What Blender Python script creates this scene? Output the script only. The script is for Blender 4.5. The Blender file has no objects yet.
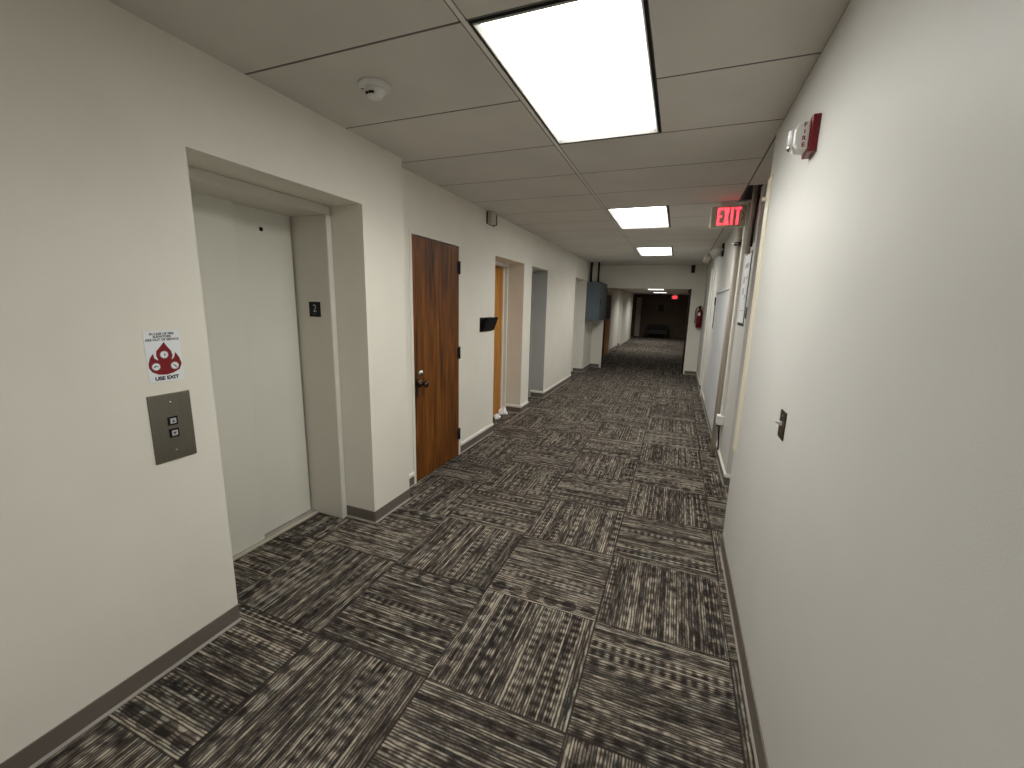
import bpy, bmesh, math, random
from mathutils import Vector, Matrix
random.seed(7)
PI = math.pi
S = bpy.context.scene
COL = S.collection

# ------------------------------------------------------------------ materials
def new_mat(name):
    m = bpy.data.materials.new(name); m.use_nodes = True
    nt = m.node_tree
    return m, nt, nt.nodes['Principled BSDF']
def N(nt, kind, **kw):
    n = nt.nodes.new(kind)
    for k, v in kw.items(): setattr(n, k, v)
    return n
def L(nt, a, b): nt.links.new(a, b)
def math_node(nt, op, a, b=None, c=None):
    n = N(nt, 'ShaderNodeMath', operation=op)
    for i, v in enumerate((a, b, c)):
        if v is None: continue
        if hasattr(v, 'is_linked') or isinstance(v, bpy.types.NodeSocket): L(nt, v, n.inputs[i])
        else: n.inputs[i].default_value = v
    return n.outputs[0]
def ramp(nt, fac, stops):
    r = N(nt, 'ShaderNodeValToRGB')
    els = r.color_ramp.elements
    while len(els) < len(stops): els.new(0.5)
    for e, (p, c) in zip(els, stops):
        e.position = p; e.color = (*c, 1)
    L(nt, fac, r.inputs['Fac'])
    return r.outputs['Color']
def paint(name, rgb, rough=0.55, var=0.05, scale=3.0, bump=0.12, bscale=220.0, spec=0.35):
    """painted surface: a little uneven in tone, fine roller texture"""
    m, nt, b = new_mat(name)
    tc = N(nt, 'ShaderNodeTexCoord')
    n1 = N(nt, 'ShaderNodeTexNoise'); n1.inputs['Scale'].default_value = scale; n1.inputs['Detail'].default_value = 4
    L(nt, tc.outputs['Object'], n1.inputs['Vector'])
    lo = tuple(max(0, c * (1 - var)) for c in rgb); hi = tuple(min(1, c * (1 + var)) for c in rgb)
    L(nt, ramp(nt, n1.outputs['Fac'], [(0.3, lo), (0.7, hi)]), b.inputs['Base Color'])
    if bump:
        n2 = N(nt, 'ShaderNodeTexNoise'); n2.inputs['Scale'].default_value = bscale; n2.inputs['Detail'].default_value = 2
        L(nt, tc.outputs['Object'], n2.inputs['Vector'])
        bp = N(nt, 'ShaderNodeBump'); bp.inputs['Strength'].default_value = bump; bp.inputs['Distance'].default_value = 0.002
        L(nt, n2.outputs['Fac'], bp.inputs['Height']); L(nt, bp.outputs['Normal'], b.inputs['Normal'])
    b.inputs['Roughness'].default_value = rough
    b.inputs['Specular IOR Level'].default_value = spec
    return m
def metal(name, rgb, rough=0.35, metallic=1.0):
    m, nt, b = new_mat(name)
    tc = N(nt, 'ShaderNodeTexCoord')
    mp = N(nt, 'ShaderNodeMapping'); mp.inputs['Scale'].default_value = (4, 400, 4)
    L(nt, tc.outputs['Object'], mp.inputs['Vector'])
    n = N(nt, 'ShaderNodeTexNoise'); n.inputs['Scale'].default_value = 1.0
    L(nt, mp.outputs['Vector'], n.inputs['Vector'])
    L(nt, ramp(nt, n.outputs['Fac'], [(0.3, tuple(c * 0.9 for c in rgb)), (0.7, rgb)]), b.inputs['Base Color'])
    b.inputs['Metallic'].default_value = metallic; b.inputs['Roughness'].default_value = rough
    return m
def emit(name, rgb, strength):
    m, nt, b = new_mat(name)
    b.inputs['Base Color'].default_value = (0.8, 0.8, 0.8, 1)
    b.inputs['Emission Color'].default_value = (*rgb, 1)
    b.inputs['Emission Strength'].default_value = strength
    return m
def wood(name, dark, mid, light, scale=(9, 9, 0.9), rough=0.35):
    m, nt, b = new_mat(name)
    tc = N(nt, 'ShaderNodeTexCoord')
    mp = N(nt, 'ShaderNodeMapping'); mp.inputs['Scale'].default_value = scale
    L(nt, tc.outputs['Object'], mp.inputs['Vector'])
    n = N(nt, 'ShaderNodeTexNoise'); n.inputs['Scale'].default_value = 2.0; n.inputs['Detail'].default_value = 8; n.inputs['Distortion'].default_value = 0.9
    L(nt, mp.outputs['Vector'], n.inputs['Vector'])
    mp2 = N(nt, 'ShaderNodeMapping'); mp2.inputs['Scale'].default_value = tuple(s * k for s, k in zip(scale, (9, 9, 2.5)))
    L(nt, tc.outputs['Object'], mp2.inputs['Vector'])
    n2 = N(nt, 'ShaderNodeTexNoise'); n2.inputs['Scale'].default_value = 2.0; n2.inputs['Detail'].default_value = 3
    L(nt, mp2.outputs['Vector'], n2.inputs['Vector'])
    f = math_node(nt, 'ADD', math_node(nt, 'MULTIPLY', n.outputs['Fac'], 0.6), math_node(nt, 'MULTIPLY', n2.outputs['Fac'], 0.4))
    L(nt, ramp(nt, f, [(0.38, dark), (0.5, mid), (0.63, light)]), b.inputs['Base Color'])
    b.inputs['Roughness'].default_value = rough; b.inputs['Specular IOR Level'].default_value = 0.22
    return m

def carpet_mat():
    m, nt, b = new_mat('carpet_tiles')
    tc = N(nt, 'ShaderNodeTexCoord')
    sep = N(nt, 'ShaderNodeSeparateXYZ'); L(nt, tc.outputs['Object'], sep.inputs[0])
    T = 0.6096
    u = math_node(nt, 'DIVIDE', math_node(nt, 'SUBTRACT', sep.outputs['X'], 0.552), T)
    v = math_node(nt, 'DIVIDE', math_node(nt, 'SUBTRACT', sep.outputs['Y'], 0.400), T)
    iu = math_node(nt, 'FLOOR', u); iv = math_node(nt, 'FLOOR', v)
    fu = math_node(nt, 'SUBTRACT', u, iu); fv = math_node(nt, 'SUBTRACT', v, iv)
    par = math_node(nt, 'FLOORED_MODULO', math_node(nt, 'ADD', iu, iv), 2.0)      # 1: stripes run along x
    def mix(a, c): # par ? a : c
        return math_node(nt, 'ADD', math_node(nt, 'MULTIPLY', par, a), math_node(nt, 'MULTIPLY', math_node(nt, 'SUBTRACT', 1.0, par), c))
    al = mix(fu, fv); ac0 = mix(fv, fu)
    cell = N(nt, 'ShaderNodeCombineXYZ'); L(nt, iu, cell.inputs[0]); L(nt, iv, cell.inputs[1])
    wn = N(nt, 'ShaderNodeTexWhiteNoise', noise_dimensions='2D'); L(nt, cell.outputs[0], wn.inputs['Vector'])
    rnd = wn.outputs['Value']
    seed = math_node(nt, 'MULTIPLY', rnd, 37.0)
    # flip some tiles end for end
    flip = math_node(nt, 'GREATER_THAN', rnd, 0.5)
    ac = math_node(nt, 'ADD', math_node(nt, 'MULTIPLY', flip, math_node(nt, 'SUBTRACT', 1.0, ac0)), math_node(nt, 'MULTIPLY', math_node(nt, 'SUBTRACT', 1.0, flip), ac0))
    NL = 50.0
    def noise(x, y_, z_, detail=1):
        c = N(nt, 'ShaderNodeCombineXYZ')
        for i, q in enumerate((x, y_, z_)):
            if isinstance(q, bpy.types.NodeSocket): L(nt, q, c.inputs[i])
            else: c.inputs[i].default_value = q
        n = N(nt, 'ShaderNodeTexNoise'); n.inputs['Scale'].default_value = 1.0; n.inputs['Detail'].default_value = detail
        L(nt, c.outputs[0], n.inputs['Vector'])
        return n.outputs['Fac']
    def white(x, y_):
        c = N(nt, 'ShaderNodeCombineXYZ'); L(nt, x, c.inputs[0])
        if isinstance(y_, bpy.types.NodeSocket): L(nt, y_, c.inputs[1])
        else: c.inputs[1].default_value = y_
        n = N(nt, 'ShaderNodeTexWhiteNoise', noise_dimensions='2D'); L(nt, c.outputs[0], n.inputs['Vector'])
        return n.outputs['Value']
    def mul(x, y_): return math_node(nt, 'MULTIPLY', x, y_)
    def add(x, y_): return math_node(nt, 'ADD', x, y_)
    def sub(x, y_): return math_node(nt, 'SUBTRACT', x, y_)
    # uneven rows of yarn
    lines = add(mul(ac, NL), add(mul(noise(mul(ac, 17.0), seed, 3.0), 2.2), mul(noise(mul(al, 9.0), mul(ac, 26.0), seed), 0.55)))
    li = math_node(nt, 'FLOOR', lines); lf = sub(lines, li)
    prof = mul(math_node(nt, 'PINGPONG', lf, 0.5), 2.0)
    prof = math_node(nt, 'SMOOTH_MIN', prof, 0.7, 0.25)
    prof = mul(prof, 1.35)
    rowtone = white(li, seed)
    streak = noise(mul(al, 7.0), mul(li, 5.3), seed, 3)
    fine = noise(mul(al, 45.0), mul(ac, 160.0), seed, 1)
    drift = noise(mul(al, 3.0), mul(ac, 4.0), seed, 1)
    # rows of dots: twelve bands across a tile, each with its own strength and spacing
    NB = 11.0
    bi = math_node(nt, 'FLOOR', mul(ac, NB)); bf = sub(mul(ac, NB), bi)
    r1 = white(bi, seed); r2 = white(bi, add(seed, 5.5))
    fr = add(8.0, mul(math_node(nt, 'GREATER_THAN', r2, 0.45), 6.0))
    wave = math_node(nt, 'COSINE', mul(mul(al, fr), 2 * PI))
    env = math_node(nt, 'SINE', mul(bf, PI))
    amp = math_node(nt, 'MAXIMUM', sub(r1, 0.30), 0.0)
    dots = mul(mul(wave, env), amp)
    # discs in a row along one edge of some tiles
    da = sub(math_node(nt, 'FRACT', mul(al, 6.0)), 0.5)
    dc = mul(sub(ac, 0.085), 6.0)
    rr = math_node(nt, 'SQRT', add(math_node(nt, 'POWER', da, 2.0), math_node(nt, 'POWER', math_node(nt, 'ABSOLUTE', dc), 2.0)))
    disc = N(nt, 'ShaderNodeMapRange'); disc.inputs['From Min'].default_value = 0.42; disc.inputs['From Max'].default_value = 0.34
    L(nt, rr, disc.inputs['Value'])
    sgn = sub(mul(math_node(nt, 'GREATER_THAN', math_node(nt, 'FRACT', mul(rnd, 7.31)), 0.55), 2.0), 1.0)
    on = math_node(nt, 'GREATER_THAN', math_node(nt, 'FRACT', mul(rnd, 13.7)), 0.30)
    ringb = N(nt, 'ShaderNodeMapRange'); ringb.inputs['From Min'].default_value = 0.56; ringb.inputs['From Max'].default_value = 0.48
    L(nt, math_node(nt, 'ABSOLUTE', dc), ringb.inputs['Value'])
    discs = mul(mul(sub(mul(disc.outputs[0], 1.7), mul(ringb.outputs[0], 0.85)), sgn), on)
    dots = mul(dots, sub(1.0, mul(ringb.outputs[0], on)))
    val = add(mul(sub(rowtone, 0.5), 0.42), mul(sub(streak, 0.5), 1.65))
    val = add(val, mul(sub(fine, 0.5), 0.5))
    val = add(val, mul(sub(drift, 0.5), 0.5))
    val = add(val, mul(mul(dots, add(0.35, noise(mul(al, 5.0), mul(ac, 7.0), add(seed, 2.0)))), 0.50))
    val = add(val, mul(discs, 0.19))
    val = add(val, 0.47)
    cl = N(nt, 'ShaderNodeClamp'); L(nt, val, cl.inputs['Value'])
    tone = mul(cl.outputs[0], add(mul(prof, 0.78), 0.22))
    def dash(freq, k, so): return noise(mul(al, freq), mul(li, k), add(seed, so), 2)
    # tile seams
    eu = math_node(nt, 'PINGPONG', fu, 0.5); ev = math_node(nt, 'PINGPONG', fv, 0.5)
    edge = math_node(nt, 'MINIMUM', eu, ev)
    seam = N(nt, 'ShaderNodeMapRange'); seam.inputs['From Min'].default_value = 0.002; seam.inputs['From Max'].default_value = 0.009
    seam.inputs['To Min'].default_value = 0.35
    L(nt, edge, seam.inputs['Value'])
    tone = math_node(nt, 'MULTIPLY', tone, seam.outputs[0])
    col = ramp(nt, tone, [(0.0, (0.020, 0.016, 0.0145)), (0.2, (0.044, 0.036, 0.0305)), (0.45, (0.128, 0.109, 0.090)), (0.75, (0.36, 0.318, 0.255))])
    # blue-grey yarn here and there
    hue = dash(2.5, 0.9, 21.0)
    hm = N(nt, 'ShaderNodeMapRange'); hm.inputs['From Min'].default_value = 0.56; hm.inputs['From Max'].default_value = 0.68; hm.inputs['To Max'].default_value = 0.55
    L(nt, hue, hm.inputs['Value'])
    mx = N(nt, 'ShaderNodeMix', data_type='RGBA', blend_type='MULTIPLY')
    L(nt, hm.outputs[0], mx.inputs['Factor']); L(nt, col, mx.inputs['A']); mx.inputs['B'].default_value = (0.72, 0.92, 1.05, 1)
    L(nt, mx.outputs['Result'], b.inputs['Base Color'])
    b.inputs['Roughness'].default_value = 0.95
    b.inputs['Specular IOR Level'].default_value = 0.1
    bp = N(nt, 'ShaderNodeBump'); bp.inputs['Strength'].default_value = 0.5; bp.inputs['Distance'].default_value = 0.004
    L(nt, prof, bp.inputs['Height']); L(nt, bp.outputs['Normal'], b.inputs['Normal'])
    return m

WALL = paint('wall_paint', (0.785, 0.76, 0.68), rough=0.5, var=0.025, spec=0.3)  # paint lightened to make up for weaker light on the left wall
WALLR = paint('wall_paint_cool_darkened', (0.62, 0.615, 0.59), rough=0.5, var=0.02, spec=0.3)  # cool paint, also darkened to offset stronger light on the right wall
WALLB = paint('wall_paint_blue_grey', (0.60, 0.61, 0.63), rough=0.45, var=0.03)
WALLGREY = paint('wall_paint_grey', (0.42, 0.42, 0.40), rough=0.5, var=0.03)
TRIMW = paint('white_trim', (0.78, 0.76, 0.70), rough=0.4, var=0.02, bump=0.05)
CREAM = paint('cream_trim', (0.80, 0.74, 0.58), rough=0.4, var=0.02, bump=0.05)
ELEV = paint('elevator_enamel', (0.70, 0.70, 0.63), rough=0.36, var=0.015, bump=0.03, spec=0.5)
ELEVF = paint('elevator_frame_enamel', (0.64, 0.61, 0.54), rough=0.4, var=0.02, bump=0.03, spec=0.5)
BASE = paint('grey_vinyl', (0.150, 0.128, 0.110), rough=0.4, var=0.06, bump=0.03)
BASETOE = paint('grey_vinyl_toe', (0.33, 0.305, 0.275), rough=0.45, var=0.05, bump=0.0)
TILE = paint('ceiling_tile', (0.70, 0.665, 0.62), rough=0.9, var=0.05, scale=2.0, bump=0.5, bscale=160, spec=0.1)
GRID = paint('ceiling_grid', (0.82, 0.79, 0.74), rough=0.5, var=0.02, bump=0)
GRIDDARK = paint('ceiling_shadow_gap', (0.15, 0.14, 0.13), rough=0.9, var=0.05, bump=0)
CARPET = carpet_mat()
WALNUT = wood('brown_wood', (0.048, 0.0155, 0.0022), (0.148, 0.049, 0.0080), (0.245, 0.092, 0.0150), scale=(6, 6, 0.55), rough=0.45)
OAK = wood('oak_wood', (0.36, 0.145, 0.022), (0.48, 0.205, 0.034), (0.58, 0.27, 0.055), scale=(4, 4, 0.5), rough=0.4)
DARKWOOD = wood('dark_wood', (0.014, 0.006, 0.004), (0.025, 0.011, 0.008), (0.04, 0.018, 0.013), rough=0.4)
STEEL = metal('brushed_steel', (0.26, 0.242, 0.20), rough=0.42)
CHROME = metal('chrome', (0.70, 0.68, 0.64), rough=0.18)
BRONZE = metal('dark_bronze', (0.11, 0.075, 0.06), rough=0.28)
BLACKMET = paint('black_metal', (0.012, 0.011, 0.011), rough=0.4, var=0.1, bump=0)
BLACK = paint('black_plastic', (0.006, 0.006, 0.0065), rough=0.5, var=0.1, bump=0, spec=0.2)
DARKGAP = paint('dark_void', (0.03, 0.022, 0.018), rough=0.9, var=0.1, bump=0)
BROWNRAW = paint('unpainted_brown_plaster', (0.085, 0.06, 0.05), rough=0.9, var=0.25, scale=9, bump=0.3)
WHITEP = paint('white_plastic', (0.78, 0.77, 0.74), rough=0.35, var=0.01, bump=0)
BEIGEP = paint('beige_plastic', (0.52, 0.48, 0.40), rough=0.4, var=0.02, bump=0)
TAUPE = paint('taupe_pipe_paint', (0.52, 0.47, 0.41), rough=0.4, var=0.04, bump=0.05)
REDP = paint('red_plastic', (0.17, 0.006, 0.011), rough=0.3, var=0.03, bump=0)
REDPR = paint('red_print', (0.20, 0.006, 0.010), rough=0.5, var=0.03, bump=0)
CARD = paint('white_card', (0.80, 0.83, 0.86), rough=0.45, var=0.01, bump=0)
INK = paint('black_ink', (0.015, 0.013, 0.02), rough=0.6, var=0.02, bump=0)
BUTTON = paint('grey_button', (0.45, 0.45, 0.46), rough=0.35, var=0.01, bump=0)
CABBLUE = paint('blue_grey_enamel', (0.105, 0.135, 0.152), rough=0.45, var=0.04, bump=0.03)
PAPER = paint('white_paper', (0.88, 0.88, 0.90), rough=0.8, var=0.02, bump=0)
GREYTXT = paint('pale_grey_print', (0.42, 0.42, 0.42), rough=0.6, var=0.02, bump=0)
LAMP = emit('lamp_diffuser', (1.0, 0.99, 0.935), 5.5)
LAMPBACK = emit('lamp_diffuser_back', (1.0, 0.985, 0.95), 4.0)  # rear panel, emission lowered to balance light on the walls
LAMPFAR = emit('lamp_diffuser_dim', (1.0, 0.985, 0.95), 1.6)
EXITRED = emit('exit_letters', (1.0, 0.02, 0.05), 1.6)
EXITBODY = paint('exit_housing', (0.66, 0.66, 0.56), rough=0.35, var=0.02, bump=0)
def clear_mat():
    m, nt, b = new_mat('clear_lens')
    b.inputs['Base Color'].default_value = (0.95, 0.96, 1, 1); b.inputs['Roughness'].default_value = 0.12
    b.inputs['Transmission Weight'].default_value = 0.55; b.inputs['IOR'].default_value = 1.45
    return m
CLEAR = clear_mat()
SOFA = paint('black_upholstery', (0.02, 0.018, 0.018), rough=0.7, var=0.1, bump=0.1)
FARWALL = paint('brown_panelling', (0.13, 0.085, 0.055), rough=0.5, var=0.12, bump=0.05)

# ------------------------------------------------------------------ mesh helpers
def box(bm, x0, x1, y0, y1, z0, z1, mi=0):
    vs = [bm.verts.new((x, y, z)) for x in (x0, x1) for y in (y0, y1) for z in (z0, z1)]
    for f in ((0, 1, 3, 2), (4, 6, 7, 5), (0, 4, 5, 1), (2, 3, 7, 6), (0, 2, 6, 4), (1, 5, 7, 3)):
        bm.faces.new([vs[i] for i in f]).material_index = mi
    return bm
def boxes(*bs):
    bm = bmesh.new()
    for b in bs: box(bm, *b)
    return bm
def basis(axis):
    a = Vector(axis).normalized()
    t = Vector((0, 0, 1)) if abs(a.z) < 0.9 else Vector((1, 0, 0))
    p = a.cross(t).normalized(); return p, a.cross(p).normalized(), a
def lathe(bm, origin, axis, prof, n=24, mi=0):
    """prof: [(distance along axis, radius)]"""
    p, q, a = basis(axis); o = Vector(origin); rings = []
    for d, r in prof:
        rings.append([bm.verts.new(o + a * d + (p * math.cos(2 * PI * k / n) + q * math.sin(2 * PI * k / n)) * max(r, 1e-4)) for k in range(n)])
    for A, B in zip(rings, rings[1:]):
        for k in range(n):
            f = bm.faces.new((A[k], A[(k + 1) % n], B[(k + 1) % n], B[k])); f.smooth = True; f.material_index = mi
    for R in (rings[0], rings[-1]):
        f = bm.faces.new(R); f.material_index = mi
    return bm
def tube(bm, pts, r, n=14, mi=0):
    pts = [Vector(p) for p in pts]; rings = []
    ref = None
    for i, p in enumerate(pts):
        d = (pts[min(i + 1, len(pts) - 1)] - pts[max(i - 1, 0)]).normalized()
        if ref is None: ref = basis(d)[0]
        u = (ref - d * ref.dot(d)).normalized(); ref = u; w = d.cross(u)
        rings.append([bm.verts.new(p + (u * math.cos(2 * PI * k / n) + w * math.sin(2 * PI * k / n)) * r) for k in range(n)])
    for A, B in zip(rings, rings[1:]):
        for k in range(n):
            f = bm.faces.new((A[k], A[(k + 1) % n], B[(k + 1) % n], B[k])); f.smooth = True; f.material_index = mi
    bm.faces.new(rings[0]); bm.faces.new(rings[-1])
    return bm
def prism(bm, pts2, org, right, up, nrm, d0, d1, mi=0):
    """outline in (right, up), thickness from d0 to d1 along nrm"""
    o, r, u, n = Vector(org), Vector(right), Vector(up), Vector(nrm)
    A = [bm.verts.new(o + r * a + u * b + n * d0) for a, b in pts2]
    B = [bm.verts.new(o + r * a + u * b + n * d1) for a, b in pts2]
    bm.faces.new(A).material_index = mi; bm.faces.new(B).material_index = mi
    k = len(A)
    for i in range(k):
        bm.faces.new((A[i], A[(i + 1) % k], B[(i + 1) % k], B[i])).material_index = mi
    return bm
def obj(name, bm, mat, parent=None, bevel=0.0, seg=2):
    bmesh.ops.recalc_face_normals(bm, faces=bm.faces)
    org = None
    if parent is not None: org = parent.matrix_world.translation if parent.parent is None else None
    me = bpy.data.meshes.new(name); bm.to_mesh(me); bm.free()
    for m in (mat if isinstance(mat, (list, tuple)) else [mat]): me.materials.append(m)
    o = bpy.data.objects.new(name, me); COL.objects.link(o)
    if parent is not None:
        o.parent = parent
        w = WORLD.get(parent.name, Vector((0, 0, 0)))
        o.location = -w
        WORLD[o.name] = Vector((0, 0, 0))
    else: WORLD[o.name] = Vector((0, 0, 0))
    if bevel:
        md = o.modifiers.new('edge', 'BEVEL'); md.width = bevel; md.segments = seg; md.limit_method = 'ANGLE'; md.angle_limit = 0.6
    return o
WORLD = {}
def tag(o, label, cat, group=None, kind=None):
    o['label'] = label; o['category'] = cat
    if group: o['group'] = group
    if kind: o['kind'] = kind
    return o
def thing(name, label, cat, loc, group=None, kind=None):
    o = bpy.data.objects.new(name, None); COL.objects.link(o); o.location = loc; o.empty_display_size = 0.05
    WORLD[o.name] = Vector(loc)
    return tag(o, label, cat, group, kind)
def text(name, body, size, mat, parent, org, right, up, nrm, depth=0.0006, bold=0.0, sx=1.0, align='CENTER'):
    c = bpy.data.curves.new(name, 'FONT'); c.body = body; c.size = size; c.extrude = depth; c.offset = bold
    c.align_x = align; c.align_y = 'CENTER'
    t = bpy.data.objects.new(name + '_tmp', c)
    COL.objects.link(t)
    dg = bpy.context.evaluated_depsgraph_get(); dg.update()
    me = bpy.data.meshes.new_from_object(t.evaluated_get(dg))
    bpy.data.objects.remove(t); bpy.data.curves.remove(c)
    r, u, n = Vector(right), Vector(up), Vector(nrm)
    for v in me.vertices:
        v.co = Vector(org) + r * (v.co.x * sx) + u * v.co.y + n * v.co.z
    me.materials.clear(); me.materials.append(mat)
    o = bpy.data.objects.new(name, me); COL.objects.link(o)
    o.parent = parent; o.location = -WORLD.get(parent.name, Vector((0, 0, 0))); WORLD[o.name] = Vector((0, 0, 0))
    return o

# ------------------------------------------------------------------ key dimensions (metres)
ZC = 2.544                      # ceiling
XL, XF, XR, XR2 = -1.09, -1.21, 1.21, 1.33
YEND = 9.235
YB = -6.0
DT = 2.10                       # tops of the doorways

# ------------------------------------------------------------------ floor and ceilings
tag(obj('floor', boxes((-2.2, 2.4, YB, 23.0, -0.05, 0.0)), CARPET), 'dark striped carpet tiles laid quarter-turn along the whole corridor', 'floor', kind='structure')

R = 0.6096
bm = bmesh.new()
g, zt = 0.006, ZC
def tile(x0, x1, y0, y1): box(bm, x0, x1, y0, y1, zt, zt + 0.012, 0)
LX0, LX1 = 0.012, 0.610
LROWS = [(-5, -3), (0, 2), (5, 7), (10, 12)]
def lit(k): return any(a <= k < b for a, b in LROWS)
for k in range(-10, 16):
    y0, y1 = k * R + g, min((k + 1) * R - g, YEND)
    if y0 > YEND: continue
    tile(-1.212, -0.016, y0, y1)
    if lit(k): tile(LX1 + 0.006, 1.2192 - 0.008, y0, y1)
    else: tile(0.016, 1.2192 - 0.005, y0, y1)
    if 1.2 < y1 and not (2.45 < y0 < 3.0):
        tile(1.2192 + 0.005, 1.75, y0, min(y1, 2.50) if k == 4 else y1)
# grid bars seen in the gaps
box(bm, -0.0165, 0.0165, YB, YEND, zt + 0.004, zt + 0.02, 2)
for x, w in ((0.0, 0.009), (1.2192, 0.006)):
    box(bm, x - w, x + w, YB, YEND, zt + (0.0 if x == 0 else 0.001), zt + 0.02, 1 if x == 0 else 2)
for k in range(-9, 16):
    if any(a < k < b for a, b in LROWS):
        box(bm, -1.212, -0.013, k * R - g, k * R + g, zt + 0.001, zt + 0.02, 2)
        box(bm, LX1 + 0.006, 1.2192, k * R - g, k * R + g, zt + 0.001, zt + 0.02, 2)
    else:
        box(bm, -1.212, 1.2192, k * R - g, k * R + g, zt + 0.001, zt + 0.02, 2)
tag(obj('ceiling', bm, [TILE, GRID, GRIDDARK]), 'suspended ceiling of large off-white panels over the near corridor', 'ceiling', kind='structure')
tag(obj('ceiling', boxes((-2.2, 2.4, YB, YEND, 2.95, 3.0)), DARKGAP), 'dark slab added above the suspended ceiling to block light, seen through the gap by the pipe', 'ceiling', kind='structure')  # slab added over the tiles to keep light out
tag(obj('ceiling', boxes((-2.0, 2.2, YEND + 0.12, 23.0, 2.2, 2.3)), TILE), 'lower plain ceiling of the dim corridor beyond the end opening', 'ceiling', kind='structure')

# ------------------------------------------------------------------ walls
E0, E1, ET = -0.290, 0.720, 2.157
tag(obj('wall_left', boxes((-2.1, XL, YB, E0, 0, ZC), (-2.1, XL, E1, 1.14, 0, ZC), (-2.1, XL, E0, E1, ET, ZC), (-2.1, -1.70, E0, E1, 0, ET)), WALL),
    'off-white near wall on the left with the deep elevator recess', 'wall', kind='structure')
D0, D1, DTB = 1.408, 2.178, 2.095
A0, A1 = 3.05, 4.03
B0, B1 = 4.36, 5.14
C0, C1 = 7.12, 8.25
tag(obj('wall_left', boxes(
    (-1.9, XF, 1.14, D0, 0, ZC), (-1.9, XF, D0, D1, DTB, ZC), (-1.9, -1.245, D0, D1, 0, DTB),
    (-1.9, XF, D1, A0, 0, ZC), (-1.9, XF, A0, A1, 2.107, ZC), (-1.9, -1.56, A0, A1, 0, 2.107),
    (-1.9, XF, A1, B0, 0, ZC), (-1.9, XF, B0, B1, 2.105, ZC), (-1.9, -1.56, B0, B1, 0, 2.105),
    (-1.9, XF, B1, C0, 0, ZC), (-1.9, XF, C0, C1, 2.125, ZC), (-1.9, -1.56, C0, C1, 0, 2.125),
    (-1.9, XF, C1, YEND, 0, ZC)), WALL), 'off-white left-hand wall of the long corridor with a wood door and three recessed doorways', 'wall', kind='structure')
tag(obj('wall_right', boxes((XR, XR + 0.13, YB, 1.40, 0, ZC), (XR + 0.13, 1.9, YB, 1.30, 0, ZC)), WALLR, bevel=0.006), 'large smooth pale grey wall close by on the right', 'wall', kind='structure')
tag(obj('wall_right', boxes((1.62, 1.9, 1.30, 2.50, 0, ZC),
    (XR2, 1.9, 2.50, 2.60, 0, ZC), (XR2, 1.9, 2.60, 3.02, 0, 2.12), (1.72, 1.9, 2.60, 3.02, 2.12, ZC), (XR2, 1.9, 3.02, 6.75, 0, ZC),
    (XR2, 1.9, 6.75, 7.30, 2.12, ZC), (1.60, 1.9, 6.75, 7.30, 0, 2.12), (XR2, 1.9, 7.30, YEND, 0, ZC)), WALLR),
    'pale set-back wall on the right beyond the post and exit sign', 'wall', kind='structure')
OX0, OX1, OT = -0.93, 1.04, 2.0
tag(obj('wall_end', boxes((-1.9, OX0, YEND, YEND + 0.12, 0, 2.96), (OX1, 1.9, YEND, YEND + 0.12, 0, 2.96), (OX0, OX1, YEND, YEND + 0.12, OT, 2.96)), WALL),
    'end wall with a wide dark opening below a deep header', 'wall', kind='structure')
tag(obj('wall_back', boxes((-2.1, 1.9, YB - 0.1, YB, 0, ZC)), WALL), 'off-white wall closing the corridor at the back', 'wall', kind='structure')
# far corridor
tag(obj('wall_left', boxes((-1.9, -1.29, YEND + 0.12, 11.45, 0, 2.2), (-1.9, -1.29, 12.85, 14.8, 0, 2.2), (-1.9, -1.36, 14.8, 15.7, 0, 2.2),
    (-1.9, -1.29, 11.45, 12.85, 2.05, 2.2), (-1.9, -1.33, 11.45, 12.85, 0, 2.05), (-1.9, -1.29, 15.7, 19.8, 0, 2.2), (-2.1, -1.95, 19.8, 22.0, 0, 2.2)), WALL),
    'left-hand wall of the dim corridor beyond the opening', 'wall', kind='structure')
tag(obj('wall_right', boxes((1.25, 1.9, YEND + 0.12, 20.0, 0, 2.2), (2.1, 2.2, 20.0, 22.0, 0, 2.2)), FARWALL), 'dark right-hand wall of the dim corridor beyond the opening', 'wall', kind='structure')
tag(obj('wall_end', boxes((-2.1, 2.2, 22.0, 22.1, 0, 2.2)), FARWALL), 'dark brown panelled wall at the far end of the corridor', 'wall', kind='structure')

# cream corner guard on the end of the near right wall
t = thing('corner_guard', 'cream strip covering the end corner of the near right wall', 'corner guard', (XR, 1.4, 0))
pts = [(0.003, -0.105), (-0.004, -0.105), (-0.004, 0.004), (0.05, 0.004), (0.05, 0.0), (0.003, 0.0)]
bm = bmesh.new(); prism(bm, pts, (XR - 0.0032, 1.401, 0), (1, 0, 0), (0, 1, 0), (0, 0, 1), 0.70, 2.30)
obj('guard', bm, CREAM, t)
bm = bmesh.new(); box(bm, XR - 0.028, XR - 0.007, 1.375, 1.405, 2.185, 2.20)
obj('clip', bm, CREAM, t, bevel=0.003)

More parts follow.
